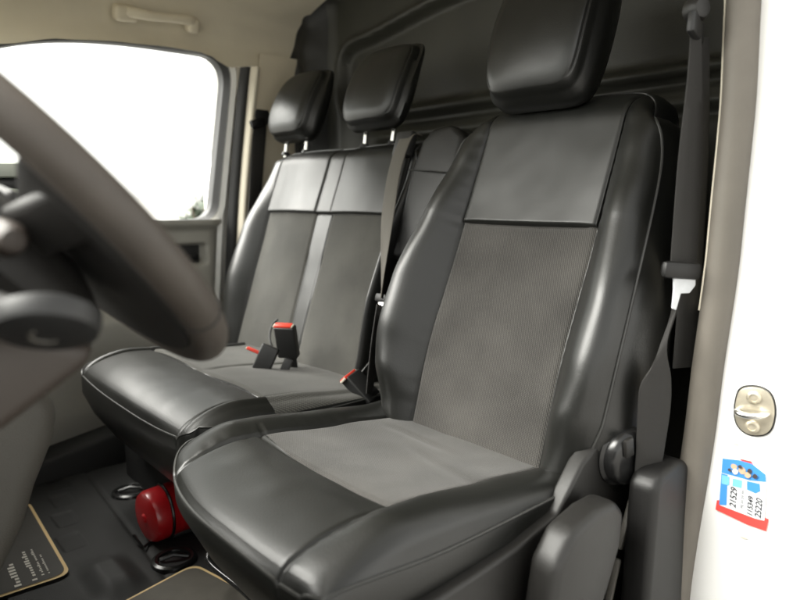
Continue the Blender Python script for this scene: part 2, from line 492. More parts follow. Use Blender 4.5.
# ------------------------------------------------------------------ far side: passenger door, pillar, belt
def rrect_path(corners, rad, n=8):
    """closed polygon with rounded corners (2-D)"""
    out = []; N = len(corners)
    for i in range(N):
        p = Vector(corners[i]); a = Vector(corners[i-1])-p; b = Vector(corners[(i+1) % N])-p
        r = rad[i] if isinstance(rad, (list, tuple)) else rad
        a = p+a.normalized()*min(r, a.length*.49); b = p+b.normalized()*min(r, b.length*.49)
        for k in range(n+1):
            t = k/n; out.append(a*(1-t)**2+p*2*t*(1-t)+b*t*t)
    return out
win = rrect_path([(.957, -.062), (1.012, .438), (.60, .436), (.34, .375), (-.30, .02), (-.34, -.07)], [.06, .095, .25, .2, .05, .03])
win = [p for i, p in enumerate(win) if i == 0 or (p-win[i-1]).length > 1e-4]
door = thing('passenger_door', (.4, 2.0, -.6), 'closed passenger door with grey door card beneath its bright window', 'door')
def lean(z): return -.045*max(0, (z+.06)/.5)**1.5
# door skin with the opening: loop ring of quads between window outline and outer rectangle
bm = NB()
def ring_between(bm, inner, outer, yi, yo):
    A = [bm.verts.new(Vector((p[0], yi+lean(p[1]), p[1]))) for p in inner]; B = [bm.verts.new(Vector((p[0], yo+lean(p[1]), p[1]))) for p in outer]
    for k in range(len(A)):
        k2 = (k+1) % len(A); bm.faces.new([A[k], A[k2], B[k2], B[k]])
cx, cz = .45, .15
def outward(p, e):
    d = Vector((p[0]-cx, p[1]-cz)); return p+d.normalized()*e
ring_between(bm, win, [outward(p, .017) for p in win], 2.008, 1.988)
ring_between(bm, win, [outward(p, .0) for p in win], 2.008, 2.045)
mk('window_seal', bm, M['rubber'], door)
bm = NB(); ring_between(bm, [outward(p, .015) for p in win], [outward(p, .036) for p in win], 1.990, 1.985)
ring_between(bm, [outward(p, .0) for p in win], [outward(p, .085) for p in win], 2.045, 2.045)
mk('window_frame', bm, M['white'], door)
bm = NB(); bm.faces.new([bm.verts.new(Vector((p[0], 2.03+lean(p[1]), p[1]))) for p in win])
mk('window_glass', bm, M['glass'], door, smooth=False)
# door card
def card(u, v):
    y = 1.985
    y -= .035*sstep(-.30, -.36, v)*sstep(-.74, -.60, v)               # map pocket bulge
    y -= .028*sstep(-.10, -.072, v)
    rx, rz = abs(u-.855), abs(v+.172)
    k = sstep(.075, .062, rx)*sstep(.036, .026, rz)
    y += .045*k                                                     # handle recess
    y += .03*sstep(.935, .985, u)
    return Vector((u, y, v))
bm = NB(); sheet(bm, card, lin(-.3, .985, 150), lin(-.72, -.062, 110)); mk('door_card', bm, M['grey_lt'], door, sharp=None)
bm = NB(); box(bm, (.855, 2.024, -.172), (.15, .006, .072), bev=.002); rc = mk('handle_recess', bm, M['black'], door)
bm = NB(); box(bm, (.87, 2.005, -.182), (.075, .014, .022), bev=.005); mk('handle_lever', bm, M['gloss'], rc)
bm = NB(); box(bm, (.35, 2.05, -.40), (1.32, .02, .66), bev=.004); mk('outer_skin', bm, M['white'], door)

pil = thing('door_post', (1.1, 2.0, -.7), 'beige trimmed door post behind the passenger window', 'post')
bm = NB()
def post(u, v):      # cross section from the door gap to the bulkhead, running up
    x0 = .999+.090*max(-.3, v+.05)
    return Vector((x0+u, 1.985-.03*sstep(.0, .05, u)+lean(v), v))
for nm, mt_, u0, u1, dy in (('jamb', 'white', -.022, .001, .012), ('rubber_seal', 'rubber', .001, .028, -.010), ('cream_edge', 'cream', .028, .053, -.012), ('post_cover', 'beige', .053, .28, -.004)):
    bm = NB()
    us = lin(u0, u1, 9)
    sheet(bm, lambda u, v: post(u, v)+Vector((0, dy-.010*math.sin(math.pi*(u-u0)/(u1-u0)) if nm != 'post_cover' else -.004, 0)), us, lin(-.74, .412 if nm != 'post_cover' else .455, 50))
    mk(nm, bm, M[mt_], pil, sharp=None)
bm = NB(); box(bm, (1.2, 2.06, -.1), (.45, .06, 1.4), bev=.004); mk('outer_skin', bm, M['white'], pil)

fb = thing('seat_belt', (1.1, 1.93, .3), 'dark passenger belt hanging down the beige door post', 'seat belt', 'seat belts')
bm = NB(); prism(bm, [(1.085, 1.925, .36), (1.135, 1.925, .345), (1.145, 1.925, .25), (1.115, 1.925, .232), (1.080, 1.925, .26)], Y, .03, .009); mk('belt_guide', bm, M['black'], fb)
bm = NB(); box(bm, (1.088, 1.918, .242), (.055, .02, .03), frame_rot((1, 0, .3), (0, 0, 1)), bev=.008); mk('loop_ring', bm, M['gloss'], fb)
bm = NB(); ribbon(bm, [(Vector((1.103, 1.925, .25)), X*.024), (Vector((1.085, 1.915, .15)), X*.024), (Vector((1.062, 1.90, .02)), X*.024+Y*.004), (Vector((1.035, 1.89, -.13)), X*.022+Y*.01), (Vector((1.02, 1.88, -.35)), X*.022)], 0); mk('webbing', bm, M['belt'], fb)
bm = NB(); ribbon(bm, [(Vector((1.135, 1.94, .25)), X*.010), (Vector((1.13, 1.95, .0)), X*.01), (Vector((1.12, 1.95, -.4)), X*.01)], 0); mk('return_strap', bm, M['belt'], fb)

# grab handle on the cantrail
gh = thing('grab_handle', (.77, 1.91, .51), 'beige grab handle on the lining above the passenger window', 'handle')
bm = NB(); tube(bm, catmull([(.672, 1.895, .500), (.70, 1.875, .500), (.735, 1.868, .497), (.78, 1.868, .500), (.83, 1.872, .505), (.862, 1.880, .508), (.880, 1.90, .508)], 6), lambda i: .0115+.0045*abs(i-18)/18, seg=12); mk('grip', bm, M['beige'], gh)
for x_, s_ in ((.682, .062), (.872, .036)):
    bm = NB(); box(bm, (x_, 1.895, .500), (s_, .045, .042), frame_rot((1, 0, .06), (0, -.4, 1)), bev=.012, seg=4); mk('mount', bm, M['beige'], gh)
vz = thing('sun_visor', (.3, 1.65, .5), 'beige padded sun visor folded up at the top left', 'sun visor')
bm = NB(); box(bm, (.36, 1.66, .476), (.40, .44, .030), frame_rot((1, 0, .14), (0, -.16, 1)), bev=.014, seg=4); mk('pad', bm, M['beige'], vz)
bm = NB(); tube(bm, [(.17, 1.45, .50), (.17, 1.87, .47)], .006); mk('hinge_rod', bm, M['cream'], vz)

# windscreen with its header and A pillars, dash under it
ws = thing('windscreen', (-.4, 1.2, .2), 'sloping windscreen ahead of the dashboard', 'windscreen')
bm = NB(); sheet(bm, lambda u, v: Vector((-.80+.90*v, u, -.06+.72*v)), lin(.40, 2.0, 6), lin(0, 1, 6)); mk('windscreen_glass', bm, M['glass'], ws)
for y_ in (.40, 2.0):
    bm = NB(); tube(bm, catmull([(-.88, y_, -.10), (-.45, y_, .26), (.06, y_+(.04 if y_ < 1 else -.06), .60), (.2, y_+(.05 if y_ < 1 else -.08), .63)], 6), .035, seg=10); mk('pillar', bm, M['beige'], ws)

# ------------------------------------------------------------------ dashboard and console
db = thing('dashboard', (-.2, 1.2, -.75), 'dark dashboard with tray coloured pale for windscreen light and grey lower console', 'dashboard')
def extr(bm, prof2, y0, y1, n=2, bev=.02):
    prism(bm, [(x, y0, z) for x, z in prof2], Y, y1-y0, bev, 4)
bm = NB(); extr(bm, [(-.95, -.75), (-.95, -.10), (-.55, .0), (-.12, .035), (.08, .03), (.17, -.01), (.165, -.10), (.10, -.22), (-.05, -.40), (-.25, -.75)], 1.18, 1.965); mk('fascia', bm, M['dash'], db)
bm = NB(); extr(bm, [(-.95, -.75), (-.95, -.10), (-.55, .0), (-.20, .04), (-.06, .02), (-.03, -.10), (-.10, -.30), (-.35, -.75)], .42, 1.175); mk('driver_fascia', bm, M['dash'], db)
# passenger side tray parts, windscreen light put into their pale colour
bm = NB(); box(bm, (.215, 1.42, .048), (.20, .44, .024), frame_rot((1, .25, .04), (0, 0, 1)), bev=.008); tag(mk('tray_lid', bm, M['dash_top'], db), 'tray lid coloured pale for windscreen light')
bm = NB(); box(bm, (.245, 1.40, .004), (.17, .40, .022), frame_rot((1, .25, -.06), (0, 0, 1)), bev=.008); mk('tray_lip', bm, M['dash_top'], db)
bm = NB(); box(bm, (.20, 1.42, .026), (.16, .40, .016), frame_rot((1, .25, 0), (0, 0, 1)), bev=.004); mk('tray_gap', bm, M['black'], db)
# lower console, rounded, grey
bm = NB(); prism(bm, [(-.35, .98, -.20), (.10, .98, -.205), (.20, .98, -.235), (.235, .98, -.29), (.225, .98, -.335), (.195, .98, -.40), (.178, .98, -.45), (.14, .98, -.52), (.10, .98, -.60), (.02, .98, -.75), (-.35, .98, -.75)], Y, .26, .035, 5); con = mk('console', bm, M['console'], db)
bm = NB(); prism(bm, [(.165, .966, -.252), (.190, .966, -.236), (.214, .966, -.262), (.166, .966, -.268)], Y, .03, .004, 2); mk('lever_gate', bm, M['grey_lt'], con)
fw = NB(); box(fw, (-1.0, 1.2, -.42), (.06, 1.6, .70), bev=.01); mk('firewall', fw, M['black'], db)

# ------------------------------------------------------------------ steering column and wheel
WC = Vector((.143, .654, .0)); tau = .738; WR = .197
wd = Vector((-math.sin(tau), 0, math.cos(tau))); wy = Vector((0, -1, 0)); wn = Vector((math.cos(tau), 0, math.sin(tau)))   # wn faces the driver
sw = thing('steering_wheel', WC, 'blurred brown grey steering wheel close to the camera at left', 'steering wheel')
bm = NB(); tube(bm, [WC+WR*(math.cos(a)*wd+math.sin(a)*wy) for a in lin(0, 2*math.pi, 121)[:-1]], .0168, closed=True, seg=18); mk('rim', bm, M['wheel'], sw)
for a in (R(128), R(232)):
    c = WC+(WR+.0)*(math.cos(a)*wd+math.sin(a)*wy); tdir = (-math.sin(a)*wd+math.cos(a)*wy)
    bm = NB(); n1 = (c-WC).normalized(); tube(bm, [c+.0171*(math.cos(q)*n1+math.sin(q)*wn) for q in lin(0, 2*math.pi, 25)[:-1]], .0009, closed=True, seg=6); mk('rim_seam', bm, M['dash'], sw)
HC = WC-wn*.05
bm = NB(); lathe(bm, [(0, .030), (.08, .026), (.11, .012), (.122, -.006), (.122, -.02), (.10, -.045), (0, -.06)], HC, wn, 36); mk('hub', bm, M['dash'], sw)
bm = NB(); prism(bm, [WC+wn*.004+r_*(math.cos(q)*wd+math.sin(q)*wy) for r_, q in [(.186, q) for q in lin(R(74), R(286), 44)]+[(.04, q) for q in lin(R(286), R(74), 12)]], -wn, .022, .006, 2); mk('back_cover', bm, M['dash'], sw)
for a in (R(90), R(270)):
    o_ = math.cos(a)*wd+math.sin(a)*wy
    bm = NB(); A0 = HC+o_*.06; A1 = WC+o_*(WR-.008)
    mid = (A0+A1)/2; box(bm, mid, ((A1-A0).length, .045, .018), frame_rot(A1-A0, wn), bev=.007, seg=3); mk('spoke', bm, M['dash'], sw)
cl = thing('steering_column', (0, .66, -.12), 'brown grey column cowl under the steering wheel with dark round switch', 'steering column')
CA = -wn
def cp(a, s, u): return HC - wn*a + wy*s + wd*u
bm = NB()
prism(bm, [cp(.05, .065, .05), cp(.05, .065, -.050), cp(.10, .075, -.065), cp(.40, .075, -.08), cp(.40, .065, .06)], -wy, .15, .02, 4)
mk('cowl', bm, M['brown'], cl)
bm = NB(); prism(bm, [(.03, .53, -.07), (.09, .53, -.090), (.158, .53, -.112), (.145, .53, -.130), (.088, .53, -.166), (.0, .53, -.20), (-.10, .53, -.24), (-.12, .53, -.08)], Y, .30, .012, 3); mk('knee_panel', bm, M['brown'], cl)
# round dark column switch seen from below
sc_c = Vector((.108, .475, -.081)); sn = Vector((-.25, -.5, -.83)).normalized()
bm = NB(); lathe(bm, [(0, .009), (.026, .009), (.031, .007), (.033, .002), (.033, -.006), (.028, -.009), (0, -.009)], sc_c, sn, 40); kn = mk('switch_knob', bm, M['black'], cl)
bm = NB(); tube(bm, [sc_c+sn*.0095+(sn.orthogonal().normalized()*math.cos(q)+sn.cross(sn.orthogonal().normalized())*math.sin(q))*.010 for q in lin(.3, 3.3, 14)], .0013, seg=6); mk('switch_mark', bm, M['console'], kn)
bm = NB(); tube(bm, [sc_c, sc_c+Vector((-.06, .06, .03)), sc_c+Vector((-.12, .14, .05))], .009, seg=10); mk('switch_stalk', bm, M['dash'], cl)
bm = NB(); lathe(bm, [(0, .02), (.008, .018), (.0125, .01), (.0125, -.02), (0, -.022)], (.098, .53, -.026), (.1, -1, -.1), 24); mk('stalk_end', bm, M['brown'], cl)
bm = NB(); box(bm, (.155, .68, -.030), (.10, .006, .006), frame_rot((.65, 0, -.75), (0, 1, 0)), bev=.002); mk('trim_strip', bm, M['grey'], cl)

# ------------------------------------------------------------------ far sill and floor things
sl = thing('sill_trim', (.5, 1.9, -.75), 'black raised sill panel along the passenger footwell', 'sill')
bm = NB(); prism(bm, [(.10, 1.875, -.76), (.10, 1.875, -.735), (.34, 1.875, -.702), (.60, 1.875, -.652), (.66, 1.875, -.655), (.69, 1.875, -.76)], Y, .12, .012, 3); mk('panel', bm, M['floor'], sl)

fe = thing('fire_extinguisher', (.6, 1.40, -.75), 'small red fire extinguisher lying on its side below the seats', 'fire extinguisher')
EX = Vector((.470, 1.375, -.688)); ea = Vector((1, .10, .02)).normalized()
bm = NB(); lathe(bm, [(0, -.004), (.008, -.003), (.011, .001), (.042, .002), (.053, .006), (.0575, .015), (.0575, .055), (.0565, .058), (.0575, .061), (.0575, .098), (.0567, .101), (.0575, .104), (.0575, .30), (.04, .335), (.016, .345), (0, .347)], EX, ea, 48); mk('cylinder', bm, M['red_ext'], fe)
eu = Vector((0, 1, 0)); 
bm = NB(); ring = [EX+ea*.045+(Y*math.cos(q)+Zv*math.sin(q))*.0605 for q in lin(R(60), R(285), 30)]
ring += [EX+ea*.045+Vector((-.055, -.02, -.058)), EX+ea*.045+Vector((-.06, .02, -.045))]
tube(bm, ring, .0036, seg=8); mk('wire_clip', bm, M['gloss'], fe)
bm = NB(); box(bm, EX+ea*.17+Vector((0, .01, -.058)), (.24, .09, .010), bev=.003); mk('bracket', bm, M['black'], fe)

rings = [((.540, 1.665), 'black tie down ring set in the floor beyond the extinguisher'), ((.492, 1.272), 'black tie down ring set in the floor nearer the driver seat')]
for (x_, y_), lb in rings:
    t = thing('floor_ring', (x_, y_, -.75), lb, 'tie-down ring', 'tie down rings in the floor')
    bm = NB(); lathe(bm, [(.030, .002), (.033, .009), (.039, .011), (.045, .008), (.048, .0005)], (x_, y_, -.752), Zv, 40); mk('ring_rim', bm, M['gloss'], t)
    bm = NB(); lathe(bm, [(0, .0025), (.020, .0028), (.0315, .004)], (x_, y_, -.752), Zv, 32); mk('cup', bm, M['black'], t)
    bm = NB(); tube(bm, [(x_-.026, y_+.012, -.744), (x_, y_+.003, -.738), (x_+.026, y_-.012, -.744)], .0045, seg=8); mk('bar', bm, M['gloss'], t)

def paper_mat(c, sx, sy, rz, label, mt_, z, strokes):
    t = thing('paper_mat', (c[0], c[1], -.75), label, 'floor mat', 'paper floor mats')
    ca, sa = math.cos(rz), math.sin(rz)
    def tr(p, h):
        return Vector((c[0]+p[0]*ca-p[1]*sa, c[1]+p[0]*sa+p[1]*ca, z+h+.004*math.sin(p[0]*9+c[0])*math.cos(p[1]*7)))
    def pl(e): return rrect_path([(-sx/2+e, -sy/2+e), (sx/2-e, -sy/2+e), (sx/2-e, sy/2-e), (-sx/2+e, sy/2-e)], .028, 6)
    def fill(bm, path, h0):
        ctr = bm.verts.new(tr((0, 0), h0)); L_ = []
        for f in (.33, .66, 1): L_.append([bm.verts.new(tr((p[0]*f, p[1]*f), h0)) for p in path])
        n_ = len(path)
        for k in range(n_): bm.faces.new([ctr, L_[0][k], L_[0][(k+1) % n_]])
        for A_, B_ in zip(L_, L_[1:]):
            for k in range(n_): bm.faces.new([A_[k], B_[k], B_[(k+1) % n_], A_[(k+1) % n_]])
    bm = NB(); fill(bm, pl(0), .0); mk('border', bm, M['tan'], t, sharp=None)
    bm = NB(); fill(bm, pl(.0065), .0012); sh = mk('sheet', bm, M[mt_], t, sharp=None)
    if strokes:
        bm = NB(); rs = random.Random(strokes)
        for (x0, y0, n_, hgt, adv) in LINES:
            yy = y0
            for k in range(n_):
                if rs.random() < .14: yy += adv*.7; continue
                h_ = hgt*rs.choice((.6, .6, 1)); w_ = adv*.62
                P_ = [(x0, yy), (x0, yy+w_), (x0-h_, yy+w_), (x0-h_, yy)]
                bm.faces.new([bm.verts.new(tr(q, .0022)) for q in P_]); yy += adv
        mk('print', bm, M['ink'], sh, smooth=False)
LINES = [(.158, -.19, 13, .009, .0105), (.172, -.18, 18, .005, .007), (.130, -.192, 9, .012, .0125), (.182, -.18, 14, .0045, .0065)]
paper_mat((.105, 1.565), .43, .41, R(-2), 'dark paper mat with tan border and white print by console', 'paper_dk', -.7445, 3)
LINES = [(-.02, -.08, 1, .002, .07)]
paper_mat((.40, 1.005), .30, .36, R(12), 'grey paper mat with tan border under the driver seat edge', 'paper', -.7385, 0)

# ------------------------------------------------------------------ driver seat
ds = thing('driver_seat', (.65, .74, -.75), 'black leather driver seat with grey cloth panels nearest the camera', 'car seat', 'seats of the cab')
a20 = R(20)
DB = (Vector((.80, .727, -.42)), Y, Vector((math.sin(a20), 0, math.cos(a20))), Vector((-math.cos(a20), 0, math.sin(a20))))
T_W = [(-.05, .205), (.03, .232), (.10, .248), (.2, .252), (.33, .247), (.45, .235), (.55, .222), (.65, .205)]
T_R = [(-.05, .165), (.05, .190), (.15, .222), (.27, .224), (.41, .198), (.55, .178), (.65, .15)]
T_P = [(-.05, .010), (.03, .035), (.10, .066), (.18, .075), (.28, .070), (.41, .048), (.52, .020), (.60, .004), (.65, .0)]
T_E = [(-.05, -.03), (.08, .020), (.2, .034), (.33, .026), (.45, .004), (.55, -.020), (.65, -.035)]
def d_back(s, t, k):
    u = abs(s); q = .145
    top = -.05*max(0, (SK['b']-.80)/.20)**2.2
    lum = .012*math.exp(-((t-.17)/.13)**2)
    if u <= q:
        d = -.006*(1-(u/q)**2)+lum
        d += .013*sstep(.398, .404, t)*math.exp(-max(0, t-.404)/.10)*(1-.5*(u/q)**4)
        if .385 < t < .402 and u < .13: d -= .004*math.exp(-((t-.3995)/.004)**2)
    else:
        wr, W, p, de = itp(T_R, t), itp(T_W, t), itp(T_P, t), itp(T_E, t)
        if u < wr:
            x = (u-q)/(wr-q); d = lum*(1-x)+p*(math.sin(x*math.pi/2)**1.25)
        else:
            x = min(1, (u-wr)/(W-wr)); d = de+(p-de)*math.sqrt(max(0, 1-x**2.2))*.55+(p-de)*.45*(1-x*x)
    d -= (.0045 if u > q else .0028)*math.exp(-((u-q)/.0035)**2)
    if u > q: d += .0009*math.sin(t*2*math.pi/.026+4*noise.noise(Vector((t*14, s*3, 0))))*math.exp(-((u-q-.009)/.010)**2)
    return d+top
SK['back'] = -.125
pad(DB, lambda t: itp(T_W, t), -.035, .662, d_back, .145, [.40],
    [('back_cloth', 'cloth', lambda a, t, s: abs(a) < .62 and t < .40, None),
     ('upper_panel', 'leather_soft', lambda a, t, s: abs(a) < .62 and t > .40, None)],
    ds, 'backrest', [(.004, .003, .05), (.016, .006, .25), (.024, .004, .55), (.018, .0, .8), (.0, -.012, .95), (-.03, -.03, 1)], cr=.06, cp_=4, crb=.25, na=56, nb=70, pipe=.0022, lump=.0016)

def headrest(parent, frame, yc, tb, tt, W, dfr, dbk, tilt=0, posts=True):
    O, S, T, D = frame; O2 = O+S*(yc-O.y)
    th_ = (tt-tb)/2; tm_ = (tb+tt)/2
    def df(s, t, k):
        u = abs(s)/W
        d = dfr-.010*u**2
        v = (t-tm_)/th_
        d -= tilt*v+.008*v*v+.014*max(0, -v)**2+.010*max(0, v)**2
        d -= .0040*math.exp(-((k-.93)/.014)**2)*sstep(-.05, .2, u-abs(v)*.85)
        d -= .012*max(0, (k-.72)/.28)**2+.016*max(0, (k-.93)/.07)**2
        return d
    SK['back'] = dbk
    h = pad((O2, S, T, D), lambda t: W-.012*((t-tm_)/th_)**2, tb, tt, df, None, [], [], parent, 'headrest', [(.008, .006, .12), (.008, .008, .55), (-.004, -.002, .88), (-.03, -.03, 1)], ell=6.5, xk=[-.93, .93], kb=[-.93, .93], na=44, nb=40, pipe=None, lump=.0012)
    if posts:
        for s_ in (-.055, .055):
            bm = NB(); tube(bm, [O2+S*s_+T*(tb-.07)+D*(-.035), O2+S*s_+T*(tb+.02)+D*(-.02)], .006, seg=12); mk('post', bm, M['chrome'], h)
            bm = NB(); lathe(bm, [(.006, .012), (.012, .010), (.013, 0)], O2+S*s_+T*(tb-.042)+D*(-.030), T, 16); mk('post_collar', bm, M['black'], h)
headrest(ds, DB, .757, .626, .885, .110, .085, -.03)

# cushion
DC = (Vector((.86, .748, -.42)), Y, -X, Zv)
def d_cush(s, t, k):
    u = abs(s); q = .165
    front = max(0, (t+.045*max(0, s/.243)**2*max(0, (t-.2)/.3)-.395)/.125); fr = 1-math.sqrt(max(0, 1-min(1, front)**2))
    zt = itp([(-.1, .004), (.05, .008), (.2, .026), (.34, .042), (.40, .046), (.5, .046)], t)
    zc = zt-.007*(1-(u/q)**2)*sstep(.0, .15, t) if u < q else zt
    if u >= q:
        W = .245; wr = .202; p = (.012+.004*sstep(.1, .3, t))*(1-.8*sstep(.38, .50, t))
        if u < wr: d = zt+p*math.sin((u-q)/(wr-q)*math.pi/2)
        else:
            x = min(1, (u-wr)/(W-wr)); e = .010
            d = e+(zt+p-e)*math.sqrt(max(0, 1-x**2.4))
    else: d = zc
    d = d*(1-fr)+.008*fr
    if u < q: d -= .004*math.exp(-((t-.358)/.004)**2)
    d -= .0045*math.exp(-((u-q)/.0035)**2)
    if u > q: d += .0008*math.sin(t*2*math.pi/.024+4*noise.noise(Vector((t*14, s*3, 0))))*math.exp(-((u-q-.009)/.010)**2)
    elif t < .35:
        d -= .0028*math.exp(-((t-.115-.9*(s-.05)**2)/.007)**2)*sstep(-.06, .0, s)*sstep(.15, .09, s)
        d -= .0022*math.exp(-((t-.165+.25*s)/.010)**2)*sstep(.08, -.02, s)
    if t > .36 and u < q: d -= .0010*math.exp(-((t-.385-.03*noise.noise(Vector((s*12, 1, 0))))/.006)**2)
    return d
SK['back'] = -.14
pad(DC, lambda t: .245, -.06, .524, d_cush, .165, [.358],
    [('cushion_cloth', 'cloth', lambda a, t, s: abs(a) < .62 and t < .358, None)],
    ds, 'cushion', [(.002, .002, .03), (.004, .0, .2), (-.004, -.03, .6), (-.02, -.07, 1)], cr=.030, crn=.35, warp=lambda s, t: t-.045*max(0, s/.243)**2*max(0, (t-.2)/.3), na=56, nb=64, pipe=.0024, lump=.0022, lumpscale=8)

# plastic side valance, recliner knob, height lever, pedestal
bm = NB(); prism(bm, [(.42, .484, -.50), (.455, .484, -.452), (.55, .484, -.446), (.63, .484, -.440), (.715, .484, -.424), (.742, .484, -.396), (.772, .484, -.365), (.812, .484, -.346), (.945, .484, -.322), (1.00, .484, -.40), (.955, .484, -.50), (.88, .484, -.62), (.60, .484, -.66), (.42, .484, -.62)], Y, .026, .006, 4)
val = mk('side_cover', bm, M['grey'], ds)
bm = NB(); lathe(bm, [(0, .020), (.030, .021), (.038, .019), (.043, .013), (.044, .002), (.049, -.001), (.051, -.012), (0, -.012)], (.857, .470, -.370), (-.22, -1, -.05), 40); knb = mk('recliner_knob', bm, M['gloss'], ds)
bm = NB(); box(bm, (.832, .4500, -.348), (.017, .007, .030), frame_rot((1, -.2, .25), (.1, -.1, 1)), bev=.003); mk('knob_inset', bm, M['grey'], knb)
bm = NB(); prism(bm, [(.632, .425, -.445), (.665, .425, -.410), (.72, .425, -.398), (.765, .425, -.398), (.79, .425, -.42), (.785, .425, -.47), (.755, .425, -.53), (.70, .425, -.60), (.63, .425, -.62), (.615, .425, -.53)], Y, .045, .014, 4); mk('height_lever', bm, M['grey'], ds)
bm = NB(); box(bm, (.68, .74, -.66), (.40, .38, .18), bev=.02); mk('pedestal', bm, M['black'], ds)
bm = NB(); tube(bm, catmull([(.62, 1.08, -.62), (.53, 1.075, -.63), (.482, 1.075, -.645), (.474, 1.05, -.655), (.478, .95, -.655), (.48, .80, -.655), (.52, .78, -.645), (.62, .78, -.63)], 6), .0055, seg=10); mk('slide_bar', bm, M['gloss'], ds)
for y_ in (.58, .90):
    bm = NB(); box(bm, (.66, y_, -.735), (.50, .04, .025), bev=.004); mk('slide_rail', bm, M['trim'], ds)

# ------------------------------------------------------------------ bench seat
bs = thing('bench_seat', (.7, 1.42, -.75), 'two place black leather passenger bench with grey cloth beyond the driver seat', 'bench seat', 'seats of the cab')
a18 = R(18)
BC = 1.432
BB = (Vector((.88, BC, -.42)), Y, Vector((math.sin(a18), 0, math.cos(a18))), Vector((-math.cos(a18), 0, math.sin(a18))))
B_W = [(-.05, .37), (.05, .392), (.2, .405), (.35, .395), (.45, .370), (.54, .335), (.60, .30)]
QB = .285
strip = lambda t: .035-.006*max(0, (.4-t)/.4)
def d_bench(s, t, k):
    u = abs(s)
    top = -.03*max(0, (t-.55)/.04)**2 if t > .55 else 0
    p = itp([(-.05, .01), (.05, .03), (.2, .045), (.35, .035), (.5, .008), (.6, 0)], t)
    W = itp(B_W, t); e = -.03
    if s < 0: W = min(W, .318)
    if u < QB:
        d = .006*math.cos((u-.15)/.13*math.pi/2) if u > .03 else -.001
        lo = strip(t)
        if t < .403: d -= .004*math.exp(-((u-lo)/.004)**2)
        else: d -= .004*math.exp(-((u-.033)/.003)**2)
        d += .011*sstep(.400, .406, t)*math.exp(-max(0, t-.406)/.20)
        if u < lo and t < .4: d += .002
    else:
        wr = QB+(W-QB)*.55
        if u < wr: d = p*math.sin((u-QB)/(wr-QB)*math.pi/2)
        else:
            x = min(1, (u-wr)/(W-wr)); d = e+(p-e)*math.sqrt(max(0, 1-x**2.2))
    d -= .004*math.exp(-((u-QB)/.0035)**2)
    return d+top
SK['back'] = -.11
pad(BB, lambda t: itp(B_W, t), -.03, .592, d_bench, QB, [.402],
    [('centre_strip', 'leather_soft', lambda a, t, s: abs(a) < A_IN and t < .402, None),
     ('back_cloth', 'cloth_bench', lambda a, t, s: abs(a) < .62 and t < .402 and s > 0, None, 'grey cloth back panel on the window side'),
     ('back_cloth', 'cloth_bench', lambda a, t, s: abs(a) < .62 and t < .402, None, 'grey cloth back panel on the middle place'),
     ('upper_panel', 'leather_soft', lambda a, t, s: abs(a) < .62 and t > .402, None)],
    bs, 'backrest', [(.004, .003, .05), (.010, .005, .3), (.004, .0, .7), (-.02, -.02, 1)], cr=.03, wneg=lambda W: min(W, .318), inner=strip, na=90, nb=60, pipe=.002, lump=.0016)
headrest(bs, BB, 1.318, .632, .845, .110, .05, -.025, .016)
headrest(bs, BB, 1.705, .632, .840, .105, .045, -.045, .016)
# cushion of the bench
BCu = (Vector((.96, 1.378, -.42)), Y, -X, Zv)
def d_bcush(s, t, k):
    u = abs(s); q = .278; W = .331
    front = max(0, (t-.39)/.13); fr = 1-math.sqrt(max(0, 1-min(1, front)**2))
    zt = itp([(-.1, .0), (.1, .012), (.3, .036), (.42, .046), (.5, .046)], t)
    d = zt
    if s < -.30: d = zt+.004
    if u >= q:
        x = min(1, (u-q)/(W-q)); d = .004+(zt-.004+.006*math.sin(min(1, x*2)*math.pi))*math.sqrt(max(0, 1-x**2.4))
    d = d*(1-fr)+(-.01)*fr
    if t < .345:
        d += .006*math.sin(min(1, max(0, abs(s)/.295))*math.pi)
        d -= .005*math.exp(-((s-.02+.15*max(0, t-.20))/.005)**2)*sstep(.345, .30, t)
    d -= .004*math.exp(-((u-q)/.0035)**2)
    if u < q: d -= .004*math.exp(-((t-.345)/.004)**2)
    return d
SK['back'] = -.16
pad(BCu, lambda t: .331, -.04, .52, d_bcush, .278, [.345],
    [('cushion_cloth', 'cloth_bench', lambda a, t, s: a > -.99 and a < .62 and t < .345, None)],
    bs, 'cushion', [(.002, .002, .03), (.004, .002, .25), (-.004, -.02, .6), (-.02, -.06, 1)], cr=.03, xk=[0.0, .05], na=90, nb=60, pipe=.0022, lump=.0022, lumpscale=7)
bm = NB(); box(bm, (.75, 1.45, -.665), (.36, .70, .20), bev=.02); mk('pedestal', bm, M['black'], bs)
# belt outlet tower at the inner corner of the bench back
def bp(y, t, d): return BB[0]+Y*(y-BC)+BB[2]*t+BB[3]*d
bm = NB(); prism(bm, [bp(1.125, .30, .012), bp(1.115, .50, .022), bp(1.105, .575, .02), bp(1.085, .605, .015), bp(1.03, .615, .01), bp(.99, .59, .0), bp(.985, .30, 0)], -BB[3], .13, .016, 4); tw = mk('belt_tower', bm, M['trim'], bs)
bm = NB(); tube(bm, [bp(1.118, .505, .022), bp(1.05, .502, .016), bp(.99, .50, .004)], .0015, seg=6); mk('seam', bm, M['piping'], tw)
bm = NB(); box(bm, bp(1.165, .572, .012), (.055, .022, .06), Matrix((Y, BB[3], BB[2])).transposed(), bev=.006); mk('belt_outlet', bm, M['black'], bs)

